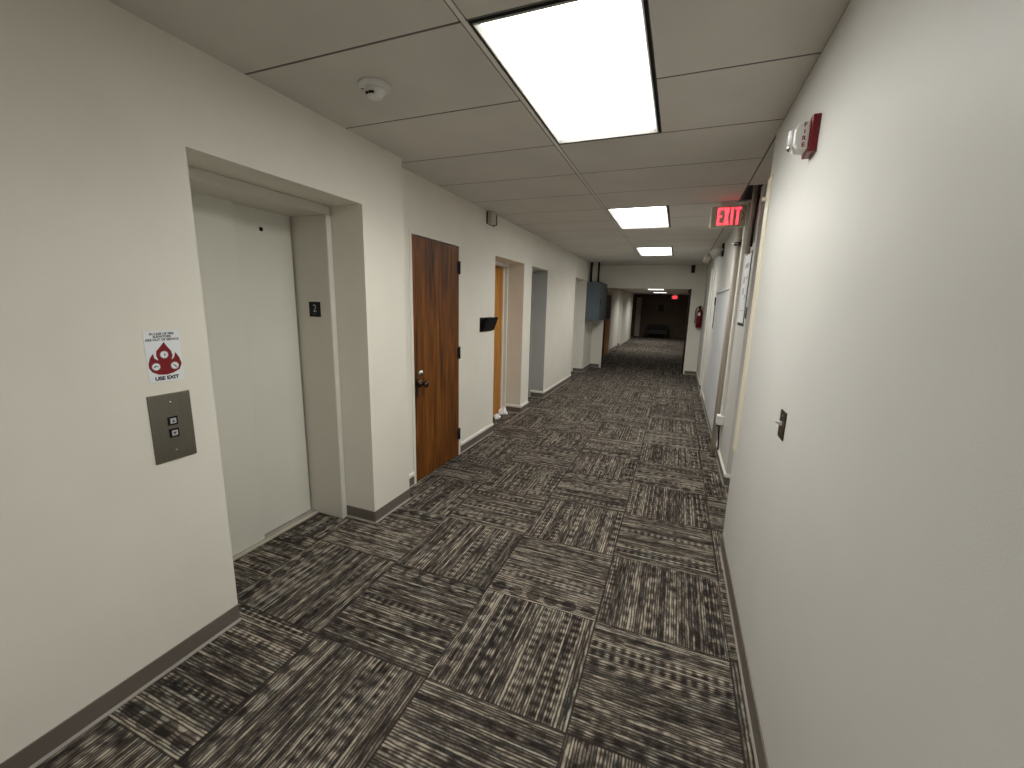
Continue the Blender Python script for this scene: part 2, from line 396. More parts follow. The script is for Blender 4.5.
# ------------------------------------------------------------------ baseboards
def base_run(x, y0, y1, side, label, cap=False, h=0.088, name='baseboard_left', ret=None):
    """vinyl base along y; side=+1 faces +x.  ret: extra boxes (x0,x1,y0,y1) that face -y"""
    bm = bmesh.new()
    s = side
    def rx(a, b): return (min(a, b), max(a, b))
    x0, x1 = rx(x, x + s * 0.006)
    box(bm, x0, x1, y0, y1, 0.012, h, 0)
    # cove toe: sloping foot
    prism(bm, [(0, 0), (s * 0.012, 0), (s * 0.011, 0.005), (s * 0.006, 0.013), (0, 0.013)], (x, y0, 0), (1, 0, 0), (0, 0, 1), (0, 1, 0), 0, y1 - y0, 1)
    if cap:
        prism(bm, [(0, h), (s * 0.012, h), (s * 0.012, h + 0.022), (s * 0.003, h + 0.036), (0, h + 0.036)], (x, y0, 0), (1, 0, 0), (0, 0, 1), (0, 1, 0), 0, y1 - y0, 2)
    for (a, b, yf, f) in (ret or []):      # face along x at y=yf, facing f (-1: towards -y)
        p, q = (yf, yf + f * 0.006)
        box(bm, a, b, min(p, q), max(p, q), 0.012, h, 0)
        prism(bm, [(0, 0), (f * 0.012, 0), (f * 0.011, 0.005), (f * 0.006, 0.013), (0, 0.013)], (a, yf, 0), (0, 1, 0), (0, 0, 1), (1, 0, 0), 0, b - a, 1)
        if cap:
            prism(bm, [(0, h), (f * 0.012, h), (f * 0.012, h + 0.022), (f * 0.003, h + 0.036), (0, h + 0.036)], (a, yf, 0), (0, 1, 0), (0, 0, 1), (1, 0, 0), 0, b - a, 2)
    return tag(obj(name, bm, [BASE, BASETOE, TRIMW]), label, 'baseboard', kind='structure')
base_run(XL, YB, E0, 1, 'dark grey vinyl base under the elevator call plate')
base_run(XL, E1, 1.14, 1, 'grey vinyl base around the corner between elevator and wood door', ret=[(-1.34, XL, E1, -1)])
base_run(XF, 1.146, D0 - 0.038, 1, 'short grey base stub left of the brown wood door', cap=True)
base_run(XF, D1 + 0.040, A0, 1, 'grey base with white cap right of the brown wood door', cap=True)
base_run(XF, A1, B0, 1, 'grey base with white cap around the pier between the two recessed doorways', cap=True, ret=[(-1.43, XF, A1, -1)])
base_run(XF, B1, C0, 1, 'long grey base with white cap beyond the second recessed doorway', cap=True, ret=[(-1.43, XF, B1, -1)])
base_run(XF, C1, YEND, 1, 'grey base with white cap under the blue-grey cabinet', cap=True, ret=[(-1.43, XF, C1, -1)])
base_run(XF, YEND - 0.02, YEND - 0.014, 1, 'short base on the end wall left of the dark opening', ret=[(XF, OX0 - 0.05, YEND, -1)], name='baseboard_end')
base_run(XR, YB, 1.395, -1, 'grey vinyl base along the near right wall', h=0.108, name='baseboard_right')
base_run(XR2, 2.50, 6.75, -1, 'grey base with white cap behind the round post on the right', cap=True, name='baseboard_right', ret=[(XR2, 1.62, 2.50, -1)])
base_run(XR2, 7.30, YEND, -1, 'far grey base with white cap below the fire extinguisher', cap=True, name='baseboard_right', ret=[(XR2, 1.60, 7.30, -1), (OX1 + 0.03, XR2, YEND, -1)])
base_run(-1.29, 12.86, 14.8, 1, 'base of the dim far corridor wall', name='baseboard_far', ret=[(-1.36, -1.29, 15.7, -1)])

# ------------------------------------------------------------------ elevator entrance
t = thing('elevator_entrance', 'pale two-panel elevator door set in the deep recess on the left', 'elevator', (-1.5, 0.2, 0))
JX0, JX1 = -1.69, -1.345
JY0, JY1 = E0 + 0.045, E1 - 0.045
bm = boxes((JX0, JX1, JY1, E1 - 0.001, 0, DT), (JX0, JX1, E0 + 0.001, JY0, 0, DT), (JX0, JX1, E0 + 0.001, E1 - 0.001, DT, ET - 0.001))
obj('frame', bm, ELEVF, t, bevel=0.003)
# lighter front edge of the strike jamb
obj('jamb_edge', boxes((JX1, JX1 + 0.004, JY1 + 0.002, E1 - 0.003, 0, DT - 0.002)), ELEV, t, bevel=0.001)
obj('door_panel', boxes((-1.63, -1.595, JY0 - 0.03, 0.250, 0.014, DT + 0.02)), ELEV, t, bevel=0.003)
pan = obj('door_panel', boxes((-1.672, -1.637, 0.20, JY1 - 0.012, 0.017, DT + 0.02)), ELEV, t, bevel=0.003)
bm = bmesh.new(); lathe(bm, (-1.637, 0.447, 1.985), (1, 0, 0), [(0.0, 0.013), (0.002, 0.013), (0.002, 0.010), (0.0005, 0.009)], n=20, mi=0)
obj('release_keyhole', bm, BLACK, pan)
obj('gap_shade_strip', boxes((-1.68, -1.672, JY1 - 0.03, JY1, 0.012, DT)), BLACK, t)  # black strip painting in the shade of the gap beside the panel
obj('sill', boxes((-1.69, -1.572, JY0, JY1, 0.0, 0.010), (-1.585, -1.572, JY0, JY1, 0.010, 0.014)), BEIGEP, t)
obj('sill_track', boxes((-1.69, -1.59, JY0, JY1, 0.0102, 0.012)), BASETOE, t)

# floor number on the jamb
t = thing('floor_number_plate', 'small black plate with a white 2 on the elevator jamb', 'sign', (-1.48, JY1, 1.45))
py = JY1
obj('plate', boxes((-1.531, -1.432, py - 0.003, py, 1.453, 1.553)), BLACK, t, bevel=0.001)
text('numeral', '2', 0.070, GREYTXT, t, (-1.481, py - 0.0032, 1.508), (1, 0, 0), (0, 0, 1), (0, -1, 0), bold=-0.0006)
bm = bmesh.new()
for dx, dz in ((0, 0), (0.006, 0), (0, -0.006), (0.012, 0)):
    lathe(bm, (-1.488 + dx, py - 0.0028, 1.476 + dz), (0, -1, 0), [(0, 0.0016), (0.001, 0.0012), (0.0013, 0.0002)], n=8)
obj('braille', bm, GREYTXT, t)

# call plate
t = thing('elevator_call_plate', 'brushed steel call plate with up and down buttons beside the elevator', 'call button panel', (XL, -0.466, 0.9))
obj('plate', boxes((XL - 0.001, XL + 0.004, -0.5425, -0.3895, 0.906, 1.186)), STEEL, t, bevel=0.0015)
for zb, s in ((1.071, 1), (1.020, -1)):
    bz = obj('button', boxes((XL + 0.004, XL + 0.006, -0.4835, -0.4475, zb - 0.018, zb + 0.018)), BLACK, t, bevel=0.0018)
    obj('button_face', boxes((XL + 0.006, XL + 0.009, -0.4765, -0.4545, zb - 0.011, zb + 0.011)), BUTTON, bz, bevel=0.001)
    bm = bmesh.new()
    tri = [(-0.006, -0.004 * s), (0.006, -0.004 * s), (0, 0.005 * s)]
    prism(bm, tri, (XL + 0.009, -0.4655, zb), (0, 1, 0), (0, 0, 1), (1, 0, 0), 0, 0.0005)
    obj('arrow', bm, INK, bz)
for zs in (1.148, 0.946):
    bm = bmesh.new(); lathe(bm, (XL + 0.004, -0.4655, zs), (1, 0, 0), [(0, 0.0042), (0.001, 0.0038), (0.0018, 0.002)], n=14)
    obj('screw', bm, CHROME, t)

# fire notice above it
t = thing('fire_notice', 'white card with a red flame and USE EXIT above the call plate', 'sign', (XL, -0.4625, 1.33))
oy, oz = -0.525, 1.236
obj('card', boxes((XL, XL + 0.0015, oy, oy + 0.125, oz, oz + 0.2)), CARD, t)
YR, UP, NX = (0, 1, 0), (0, 0, 1), (1, 0, 0)
fl = [(0.066, 0.156), (0.075, 0.139), (0.088, 0.119), (0.0915, 0.101), (0.086, 0.084), (0.096, 0.093), (0.102, 0.113), (0.115, 0.09), (0.121, 0.064), (0.111, 0.042), (0.088, 0.031), (0.063, 0.0255), (0.035, 0.029), (0.015, 0.04), (0.005, 0.057), (0.005, 0.075), (0.012, 0.096), (0.024, 0.113), (0.027, 0.094), (0.040, 0.085), (0.034, 0.103), (0.036, 0.121), (0.051, 0.138)]
bm = bmesh.new(); prism(bm, fl, (XL + 0.0015, oy, oz), YR, UP, NX, 0, 0.0003)
flame = obj('flame', bm, REDPR, t)
for j, (cx, cz) in enumerate(((0.062, 0.106), (0.029, 0.061), (0.095, 0.059))):
    bm = bmesh.new(); lathe(bm, (XL + 0.0018, oy + cx, oz + cz), (1, 0, 0), [(0, 0.0150), (0.0002, 0.0150)], n=28, mi=1)
    lathe(bm, (XL + 0.0020, oy + cx, oz + cz), (1, 0, 0), [(0, 0.0128), (0.0002, 0.0128)], n=28, mi=0)
    if j == 0:   shapes = [[(-0.002, 0.007), (0.003, 0.004), (0.005, -0.001), (0.001, -0.006), (-0.002, -0.006), (0.001, -0.001), (0.0, 0.003)]]
    elif j == 1: shapes = [[(-0.010, -0.004), (-0.004, 0.003), (0.0, 0.005), (0.005, 0.001), (0.010, -0.003), (0.004, -0.0015), (0.0, 0.001), (-0.004, -0.003)]]
    else:        shapes = [[(-0.007, 0.007), (-0.003, 0.006), (0.007, -0.005), (0.005, -0.009), (0.0, -0.003)]]
    for sh in shapes: prism(bm, sh, (XL + 0.0022, oy + cx, oz + cz), YR, UP, NX, 0, 0.0002, 2)
    obj('pictogram', bm, [CARD, GREYTXT, INK], t)
for body, zz, sz, sx in (('IN CASE OF FIRE', 0.1885, 0.0125, 0.93), ('ELEVATORS', 0.1775, 0.0125, 0.95), ('ARE OUT OF SERVICE', 0.1655, 0.0125, 0.96), ('USE EXIT', 0.0125, 0.0195, 1.08)):
    text('lettering', body, sz, INK, t, (XL + 0.0016, oy + 0.0625, oz + zz), YR, UP, NX, depth=0.0002, bold=0.0004 if sz < 0.015 else 0.0010, sx=sx)

# ------------------------------------------------------------------ doors on the left
def y_frame(bm, xf, y0, y1, top, w, d, mi=0):
    """casing around an opening in a wall facing +x, its face proud of xf by d"""
    box(bm, xf, xf + d, y0 - w, y0, 0, top + w, mi); box(bm, xf, xf + d, y1, y1 + w, 0, top + w, mi); box(bm, xf, xf + d, y0, y1, top, top + w, mi)
t = thing('door_1', 'closed dark brown wood door on the left beyond the elevator', 'door', (XF, 1.8, 0), kind='structure')
obj('door_slab', boxes((-1.244, -1.206, D0 + 0.002, D1 - 0.004, 0.010, DTB - 0.012)), WALNUT, t, bevel=0.002)
bm = bmesh.new(); y_frame(bm, XF, D0, D1, DTB, 0.032, 0.0045)
obj('door_frame', bm, WALL, t, bevel=0.0012)
for zh in (1.897, 1.078, 0.235):
    bm = bmesh.new(); box(bm, -1.206, -1.2035, D1 - 0.040, D1 - 0.006, zh - 0.056, zh + 0.056)
    tube(bm, [(-1.196, D1 - 0.002, zh - 0.06), (-1.196, D1 - 0.002, zh + 0.06)], 0.008, 12)
    obj('hinge', bm, BLACKMET, t)
bm = bmesh.new(); lathe(bm, (-1.206, 1.490, 0.975), (1, 0, 0), [(0, 0.030), (0.006, 0.030), (0.016, 0.024), (0.022, 0.022), (0.022, 0.010), (0.026, 0.009)])
obj('deadbolt', bm, CHROME, t)
bm = bmesh.new()
lathe(bm, (-1.206, 1.490, 0.880), (1, 0, 0), [(0, 0.034), (0.005, 0.034), (0.012, 0.020), (0.014, 0.013), (0.040, 0.013), (0.046, 0.022), (0.058, 0.029), (0.070, 0.029), (0.078, 0.022), (0.080, 0.004)], n=28)
kn = obj('door_knob', bm, BRONZE, t)
obj('latch_guard', boxes((-1.206, -1.201, D0 + 0.006, D0 + 0.050, 0.775, 0.935)), BRONZE, t, bevel=0.002)

def recessed_door(name, y0, y1, top, label, slab_mat, frame_mat, handle=True):
    t = thing(name, label, 'door', (-1.5, (y0 + y1) / 2, 0), kind='structure')
    xd = -1.50
    obj('door_slab', boxes((xd - 0.045, xd, y0 + 0.052, y1 - 0.066, 0.010, top - 0.058)), slab_mat, t, bevel=0.002)
    bm = bmesh.new()
    fx0, fx1 = -1.558, -1.440
    yr = y1 - 0.002; yl = y0 + 0.002
    # jamb profile with a stop: far jamb, near jamb, head
    box(bm, fx0, xd + 0.016, yr - 0.063, yr - 0.030, 0, top - 0.05); box(bm, fx0, fx1, yr - 0.030, yr, 0, top - 0.002)
    box(bm, fx0, fx1, yl, yl + 0.046, 0, top - 0.002); box(bm, fx0, fx1, yl + 0.046, yr - 0.030, top - 0.052, top - 0.002)
    obj('door_frame', bm, frame_mat, t, bevel=0.003)
    bm = bmesh.new()
    lathe(bm, (xd, y0 + 0.12, 0.95), (1, 0, 0), [(0, 0.032), (0.006, 0.032), (0.012, 0.013), (0.035, 0.013), (0.045, 0.027), (0.060, 0.027), (0.066, 0.01)])
    obj('door_knob', bm, CHROME, t)
recessed_door('door_2', A0, A1, 2.107, 'orange oak door inside the first recessed doorway past the brown door', OAK, TRIMW)
recessed_door('door_3', B0, B1, 2.105, 'grey door inside the second recessed doorway on the left', WALLGREY, WALLGREY)
recessed_door('door_4', C0, C1, 2.125, 'pale door inside the third recessed doorway, nearest the blue-grey cabinet', WALLB, WALL)
# dark greyish lining of the second recess
obj_l = tag(obj('trim_1', boxes((-1.438, XF - 0.001, B1 - 0.003, B1 - 0.0002, 0.128, 2.105)), WALLGREY), 'grey painted lining inside the second recessed doorway', 'trim', kind='structure')

# ------------------------------------------------------------------ things on the left wall
t = thing('wall_file_holder', 'black wall pocket for papers beside the oak doorway', 'file holder', (XF, 2.82, 1.25))
obj('back_plate', boxes((XF, XF + 0.004, 2.655, 2.965, 1.255, 1.412)), BLACK, t, bevel=0.001)
bm = bmesh.new()
P = [(0.004, 0.0), (0.018, 0.0), (0.074, 0.152), (0.070, 0.152), (0.014, 0.006), (0.004, 0.006)]
prism(bm, P, (XF, 2.70, 1.262), (1, 0, 0), (0, 0, 1), (0, 1, 0), 0, 0.30)
obj('pocket_front', bm, BLACK, t)
for yy in (2.70, 2.997):
    bm = bmesh.new(); prism(bm, [(0.004, 0), (0.016, 0), (0.072, 0.150), (0.004, 0.120)], (XF, yy, 1.262), (1, 0, 0), (0, 0, 1), (0, 1, 0), 0, 0.003)
    obj('pocket_side', bm, BLACK, t)

t = thing('wall_sounder', 'small beige box fixed high on the left wall under the ceiling', 'alarm sounder', (XF, 2.9, 2.41))
obj('backplate', boxes((XF, XF + 0.010, 2.79, 3.0, 2.408, 2.535)), BRONZE, t, bevel=0.002)
obj('housing', boxes((XF + 0.010, XF + 0.062, 2.805, 2.915, 2.412, 2.531)), BEIGEP, t, bevel=0.006)
obj('side_grille', boxes((XF + 0.010, XF + 0.045, 2.918, 2.985, 2.416, 2.528)), BLACKMET, t, bevel=0.004)

def crumple(name, label, c, sx, sy, sz, seed):
    rnd = random.Random(seed)
    bm = bmesh.new(); bmesh.ops.create_icosphere(bm, subdivisions=3, radius=1.0)
    dirs = [(Vector((rnd.uniform(-1, 1), rnd.uniform(-1, 1), rnd.uniform(-1, 1))).normalized(), rnd.uniform(0.55, 0.85)) for _ in range(16)]
    for v in bm.verts:
        for d, h in dirs:
            k = v.co.dot(d)
            if k > h: v.co -= d * (k - h) * 1.4
        v.co = Vector((v.co.x * sx, v.co.y * sy, max(v.co.z, -0.55) * sz)) + Vector((rnd.gauss(0, 0.002), rnd.gauss(0, 0.002), 0))
    lo = min(v.co.z for v in bm.verts)
    for v in bm.verts: v.co += Vector((c[0], c[1], c[2] - lo))
    return tag(obj(name, bm, PAPER), label, 'crumpled paper')
crumple('crumpled_paper', 'larger white crumpled paper at the foot of the oak doorway frame', (-1.40, 3.86, 0.001), 0.075, 0.10, 0.075, 3)
crumple('crumpled_paper', 'smaller white crumpled paper tucked behind the wall edge at the oak doorway', (-1.395, 3.62, 0.001), 0.055, 0.07, 0.05, 5)

# ------------------------------------------------------------------ blue-grey cabinet at the end
t = thing('electrical_cabinet', 'blue-grey steel cabinet hung on the left wall at the end corner', 'cabinet', (XF, 8.7, 1.22))
KX1, KY0, KY1, KZ0, KZ1 = -0.895, 8.260, YEND - 0.002, 1.222, 2.10
obj('body', boxes((XF + 0.001, KX1 - 0.018, KY0, KY1, KZ0, KZ1)), CABBLUE, t, bevel=0.004)
obj('door', boxes((KX1 - 0.015, KX1, KY0 + 0.012, KY1 - 0.01, KZ0 + 0.012, KZ1 - 0.012)), CABBLUE, t, bevel=0.003)
bm = boxes((KX1, KX1 + 0.016, KY0 + 0.05, KY0 + 0.07, 1.58, 1.72)); obj('latch', bm, BLACKMET, t)
for x, m, lab, r in ((-1.150, BLACKMET, 'black conduit against the wall above the cabinet', 0.026), (-1.064, BEIGEP, 'pale conduit rising from the cabinet top to the ceiling', 0.028), (-0.982, BLACKMET, 'black conduit nearest the end opening above the cabinet', 0.022)):
    bm = bmesh.new(); tube(bm, [(x, 8.40, KZ1 - 0.002), (x, 8.40, ZC)], r)
    lathe(bm, (x, 8.40, KZ1 - 0.002), (0, 0, 1), [(0, r + 0.008), (0.025, r + 0.008)], n=16)
    tag(obj('conduit', bm, m), lab, 'conduit')

# end opening: dark door frame edges
tag(obj('trim_2', boxes((OX0, OX0 + 0.03, YEND + 0.004, YEND + 0.13, 0, OT)), DARKWOOD), 'dark brown jamb on the left side of the end opening', 'trim', kind='structure')
tag(obj('trim_3', boxes((OX1 - 0.045, OX1, YEND + 0.004, YEND + 0.13, 0, OT)), DARKWOOD), 'dark brown jamb on the right side of the end opening', 'trim', kind='structure')
tag(obj('trim_4', boxes((OX0 - 0.045, OX0 - 0.001, YEND - 0.012, YEND, 0, 1.195)), TRIMW, bevel=0.002), 'white corner strip beside the end opening below the cabinet', 'trim', kind='structure')
t = thing('door_closer', 'small black bracket at the top right corner of the end opening', 'bracket', (0.98, YEND, 1.95))
obj('closer_body', boxes((0.965, 1.035, YEND - 0.05, YEND + 0.003, 1.905, 1.99)), BLACKMET, t, bevel=0.004)
obj('closer_arm', boxes((0.985, 1.005, YEND - 0.07, YEND - 0.05, 1.92, 1.975)), BLACKMET, t)
t = thing('header_sensor', 'small black box fixed on the header right of centre below the ceiling', 'sensor', (1.028, YEND, 2.37))
obj('sensor_body', boxes((0.995, 1.06, YEND - 0.06, YEND, 2.37, 2.52)), BLACKMET, t, bevel=0.005)
obj('sensor_plate', boxes((0.985, 1.07, YEND - 0.008, YEND + 0.003, 2.36, 2.535)), BLACKMET, t, bevel=0.002)

# fire extinguisher
t = thing('fire_extinguisher', 'red fire extinguisher hung on the end wall right of the opening', 'fire extinguisher', (1.235, 9.14, 1.13))
ex, ey = 1.262, YEND - 0.075
bm = bmesh.new(); lathe(bm, (ex, ey, 1.12), (0, 0, 1), [(0, 0.050), (0.012, 0.061), (0.34, 0.063), (0.385, 0.054), (0.415, 0.032), (0.43, 0.026)], n=28)
obj('cylinder', bm, REDP, t)
bm = bmesh.new(); lathe(bm, (ex, ey, 1.548), (0, 0, 1), [(0, 0.022), (0.04, 0.022), (0.045, 0.014), (0.065, 0.014)], n=16)
box(bm, ex - 0.012, ex + 0.012, ey - 0.10, ey + 0.02, 1.605, 1.615); box(bm, ex - 0.010, ex + 0.010, ey - 0.09, ey, 1.582, 1.590)
hd = obj('valve', bm, BLACKMET, t)
bm = bmesh.new(); lathe(bm, (ex + 0.02, ey - 0.01, 1.575), (1, 0, 0), [(0, 0.016), (0.015, 0.016)], n=16)
obj('gauge', bm, WHITEP, hd)
bm = bmesh.new(); tube(bm, [(ex - 0.01, ey - 0.01, 1.58), (ex - 0.05, ey - 0.02, 1.585), (ex - 0.083, ey - 0.02, 1.55), (ex - 0.09, ey - 0.02, 1.45), (ex - 0.088, ey - 0.02, 1.30), (ex - 0.085, ey - 0.02, 1.22)], 0.011, 12)
obj('hose', bm, BLACK, t)
bm = bmesh.new()
for k in range(9):
    a0, a1 = -2.3 + k * 0.10, -2.3 + (k + 1) * 0.10
    pt = [(0.0642 * math.cos(a), 0.0642 * math.sin(a)) for a in (a0, a1)]
    vs = [bm.verts.new((ex + pt[0][0], ey + pt[0][1], 1.40)), bm.verts.new((ex + pt[1][0], ey + pt[1][1], 1.40)), bm.verts.new((ex + pt[1][0], ey + pt[1][1], 1.50 - 0.03)), bm.verts.new((ex + pt[0][0], ey + pt[0][1], 1.50 - 0.03))]
    f = bm.faces.new(vs)
obj('label_band', bm, WHITEP, t)
bm = boxes((ex - 0.03, ex + 0.03, YEND - 0.012, YEND + 0.003, 1.30, 1.62)); obj('bracket', bm, REDP, t)

# ------------------------------------------------------------------ right wall near: light switch, strobe
t = thing('light_switch', 'dark switch plate with a pale toggle on the near right wall', 'light switch', (XR, 0.327, 1.09))
obj('plate', boxes((XR - 0.005, XR, 0.287, 0.367, 1.091, 1.199)), BRONZE, t, bevel=0.002)
bm = bmesh.new(); prism(bm, [(0, -0.008), (0, 0.008), (-0.022, 0.010), (-0.022, 0.003)], (XR - 0.005, 0.322, 1.148), (1, 0, 0), (0, 0, 1), (0, 1, 0), 0, 0.010)
obj('toggle', bm, WHITEP, t)
for zs in (1.112, 1.178):
    bm = bmesh.new(); lathe(bm, (XR - 0.005, 0.327, zs), (-1, 0, 0), [(0, 0.004), (0.0014, 0.003)], n=12); obj('screw', bm, CHROME, t)

t = thing('fire_alarm_strobe', 'red fire alarm strobe with white lens high on the near right wall', 'fire alarm', (XR, 0.5, 2.15))
SY0, SY1, SZ0, SZ1 = 0.445, 0.545, 2.150, 2.275
obj('base', boxes((XR - 0.026, XR + 0.002, SY0, SY1, SZ0, SZ1)), REDP, t, bevel=0.004)
lx = XR - 0.026
bm = bmesh.new(); prism(bm, [(0, 0.012), (0, 0.112), (-0.034, 0.104), (-0.046, 0.085), (-0.046, 0.035), (-0.034, 0.016)], (lx, SY0 + 0.014, SZ0), (1, 0, 0), (0, 0, 1), (0, 1, 0), 0, 0.072)
lens = obj('lens_housing', bm, WHITEP, t, bevel=0.004)
for i, ch in enumerate('FIRE'):
    text('lettering', ch, 0.020, REDPR, t, (lx - 0.017, SY0 + 0.0137, SZ0 + 0.095 - i * 0.0225), (1, 0, 0), (0, 0, 1), (0, -1, 0), depth=0.0004, bold=0.0006)
bm = bmesh.new(); lathe(bm, (lx - 0.050, SY0 + 0.05, SZ0 + 0.028), (0, 0, 1), [(0, 0.004), (0.002, 0.012), (0.060, 0.012), (0.066, 0.004)], n=16)
obj('flash_tube', bm, CLEAR, lens)
bm = bmesh.new(); lathe(bm, (lx - 0.046, SY0 + 0.05, SZ0 + 0.030), (-1, 0, 0), [(0, 0.014), (0.012, 0.011), (0.016, 0.004)], n=12)
obj('reflector', bm, CHROME, lens)

# ------------------------------------------------------------------ smoke detector
t = thing('smoke_detector', 'round white smoke detector on the ceiling panel left of the light', 'smoke detector', (-0.60, 0.262, ZC))
c = (-0.60, 0.262, ZC)
bm = bmesh.new(); lathe(bm, c, (0, 0, -1), [(0, 0.074), (0.010, 0.074), (0.016, 0.068), (0.018, 0.050)], n=36)
obj('base', bm, WHITEP, t)
bm = bmesh.new(); lathe(bm, (c[0], c[1], c[2] - 0.018), (0, 0, -1), [(0, 0.049), (0.012, 0.046), (0.016, 0.040), (0.030, 0.036), (0.036, 0.028), (0.038, 0.004)], n=36)
hd = obj('sensor_head', bm, WHITEP, t)
for a in (-1.95, -1.45, -1.15, 2.3):
    x, y = c[0] + 0.0375 * math.cos(a), c[1] + 0.0375 * math.sin(a)
    obj('vent_slot', lathe(bmesh.new(), (x, y, c[2] - 0.047), (0, 0, 1), [(0, 0.008), (0.008, 0.008)], n=10), BLACK, hd)
bm = boxes((c[0] - 0.050, c[0] - 0.034, c[1] - 0.030, c[1] - 0.022, ZC - 0.0195, ZC - 0.0175)); obj('indicator', bm, BLACK, t)

# ------------------------------------------------------------------ ceiling lights
def ceiling_light(y0, y1, z, x0, x1, label, lamp, group, power=10.0):
    t = thing('ceiling_light', label, 'ceiling light', ((x0 + x1) / 2, (y0 + y1) / 2, z), group)
    def ring(a0, a1, b0, b1, w, z0, z1, mi=0, bm=None):
        bm = bm or bmesh.new()
        box(bm, a0, a1, b0, b0 + w, z0, z1, mi); box(bm, a0, a1, b1 - w, b1, z0, z1, mi); box(bm, a0, a0 + w, b0 + w, b1 - w, z0, z1, mi); box(bm, a1 - w, a1, b0 + w, b1 - w, z0, z1, mi)
        return bm
    obj('gasket', ring(x0, x1, y0, y1, 0.012, z + 0.002, z + 0.014), BLACK, t)
    fb = bmesh.new(); loops = []
    for ins, zz in ((0.012, z + 0.020), (0.012, z - 0.003), (0.017, z - 0.003), (0.036, z + 0.016), (0.036, z + 0.020)):
        loops.append([fb.verts.new(q) for q in ((x0 + ins, y0 + ins, zz), (x1 - ins, y0 + ins, zz), (x1 - ins, y1 - ins, zz), (x0 + ins, y1 - ins, zz))])
    for A_, B_ in zip(loops, loops[1:] + loops[:1]):
        for k in range(4): fb.faces.new((A_[k], A_[(k + 1) % 4], B_[(k + 1) % 4], B_[k]))
    obj('frame', fb, WHITEP, t)
    obj('diffuser', boxes((x0 + 0.030, x1 - 0.030, y0 + 0.030, y1 - 0.030, z + 0.012, z + 0.018)), lamp, t)
    if power:
        ld = bpy.data.lights.new('lamp', 'AREA'); ld.shape = 'RECTANGLE'; ld.size = x1 - x0 - 0.09; ld.size_y = y1 - y0 - 0.09
        ld.energy = power; ld.color = (1.0, 0.985, 0.925); ld.spread = SPREAD
        lo = bpy.data.objects.new('lamp', ld); COL.objects.link(lo); lo.parent = t
        lo.location = (0, 0, -0.006)
    return t
SPREAD = math.radians(150)
GL = 'lit ceiling panels of the corridor'
ceiling_light(-5 * R + g, -3 * R - g, ZC, LX0, LX1, 'lit ceiling panel overhead behind the viewpoint, outside the photograph', LAMPBACK, GL, 6.0)
ceiling_light(0.012, 2 * R - 0.012, ZC, LX0, LX1, 'largest lit ceiling panel, just beyond the smoke detector', LAMP, GL)
ceiling_light(5 * R + g, 7 * R - g, ZC, LX0, LX1, 'middle lit ceiling panel, left of the near exit sign', LAMP, GL)
ceiling_light(10 * R + g, 12 * R - g, ZC, LX0, LX1, 'smallest lit panel of the near ceiling, closest to the end header', LAMP, GL)
ceiling_light(14.1, 15.3, 2.180, -0.33, 0.27, 'lit panel in the far corridor, nearer of the two beyond the header', LAMPFAR, 'lit ceiling panels beyond the header', 15.0)
ceiling_light(17.6, 18.8, 2.180, -0.33, 0.27, 'lit panel in the far corridor, nearer the far exit sign', LAMPFAR, 'lit ceiling panels beyond the header', 15.0)

# ------------------------------------------------------------------ exit signs
def exit_sign(x0, x1, y, z0, z1, label, zc, dim=False):
    t = thing('exit_sign', label, 'exit sign', ((x0 + x1) / 2, y, z1))
    w, h = x1 - x0, z1 - z0
    obj('housing', boxes((x0, x1, y, y + 0.055, z0, z1)), EXITBODY, t, bevel=0.012, seg=3)
    obj('canopy', boxes(((x0 + x1) / 2 - 0.07, (x0 + x1) / 2 + 0.07, y + 0.008, y + 0.047, z1 - 0.002, zc)), WHITEP, t, bevel=0.003)
    # stencil letters built from strokes
    lh = h * 0.80; lw = w * 0.160; st = w * 0.064; zb = z0 + h * 0.11; xs = x0 + w * 0.19; pitch = w * 0.162
    def strokes(ch):
        if ch == 'E': return [[(0, 0), (st, 0), (st, lh), (0, lh)], [(st, 0), (lw, 0), (lw, st), (st, st)], [(st, lh - st), (lw, lh - st), (lw, lh), (st, lh)], [(st, lh / 2 - st / 2), (lw * .85, lh / 2 - st / 2), (lw * .85, lh / 2 + st / 2), (st, lh / 2 + st / 2)]]
        if ch == 'X': return [[(0, 0), (st * 1.05, 0), (lw, lh), (lw - st * 1.05, lh)], [(lw - st * 1.05, 0), (lw, 0), (st * 1.05, lh), (0, lh)]]
        if ch == 'I': return [[(lw * .5 - st / 2, 0), (lw * .5 + st / 2, 0), (lw * .5 + st / 2, lh), (lw * .5 - st / 2, lh)]]
        return [[(lw / 2 - st / 2, 0), (lw / 2 + st / 2, 0), (lw / 2 + st / 2, lh - st), (lw / 2 - st / 2, lh - st)], [(-.02 * lw, lh - st), (1.08 * lw, lh - st), (1.08 * lw, lh), (-.02 * lw, lh)]]
    for i, ch in enumerate('EXIT'):
        bm = bmesh.new(); off = (0, 0, -0.03 * w, -0.055 * w)[i]
        for s_i, s in enumerate(strokes(ch)): prism(bm, s, (xs + pitch * 1.12 * i + off, y - 0.0002 - 0.0002 * s_i, zb), (1, 0, 0), (0, 0, 1), (0, -1, 0), 0, 0.0012)
        obj('letter', bm, EXITRED, t)
    if not dim:
        bm = bmesh.new(); a = h * 0.20
        prism(bm, [(0, -a), (st * .55, -a), (st * 1.5, 0), (st * .55, a), (0, a), (st * .95, 0)], (x1 - w * 0.135, y - 0.0004, (z0 + z1) / 2), (1, 0, 0), (0, 0, 1), (0, -1, 0), 0, 0.001)
        obj('arrow', bm, paint('unlit_red_plastic', (0.45, 0.16, 0.09), 0.4, 0.02, bump=0), t)
    return t
exit_sign(0.995, 1.290, 3.0, 2.314, 2.502, 'lit red EXIT sign hanging from the ceiling near the right wall', ZC)
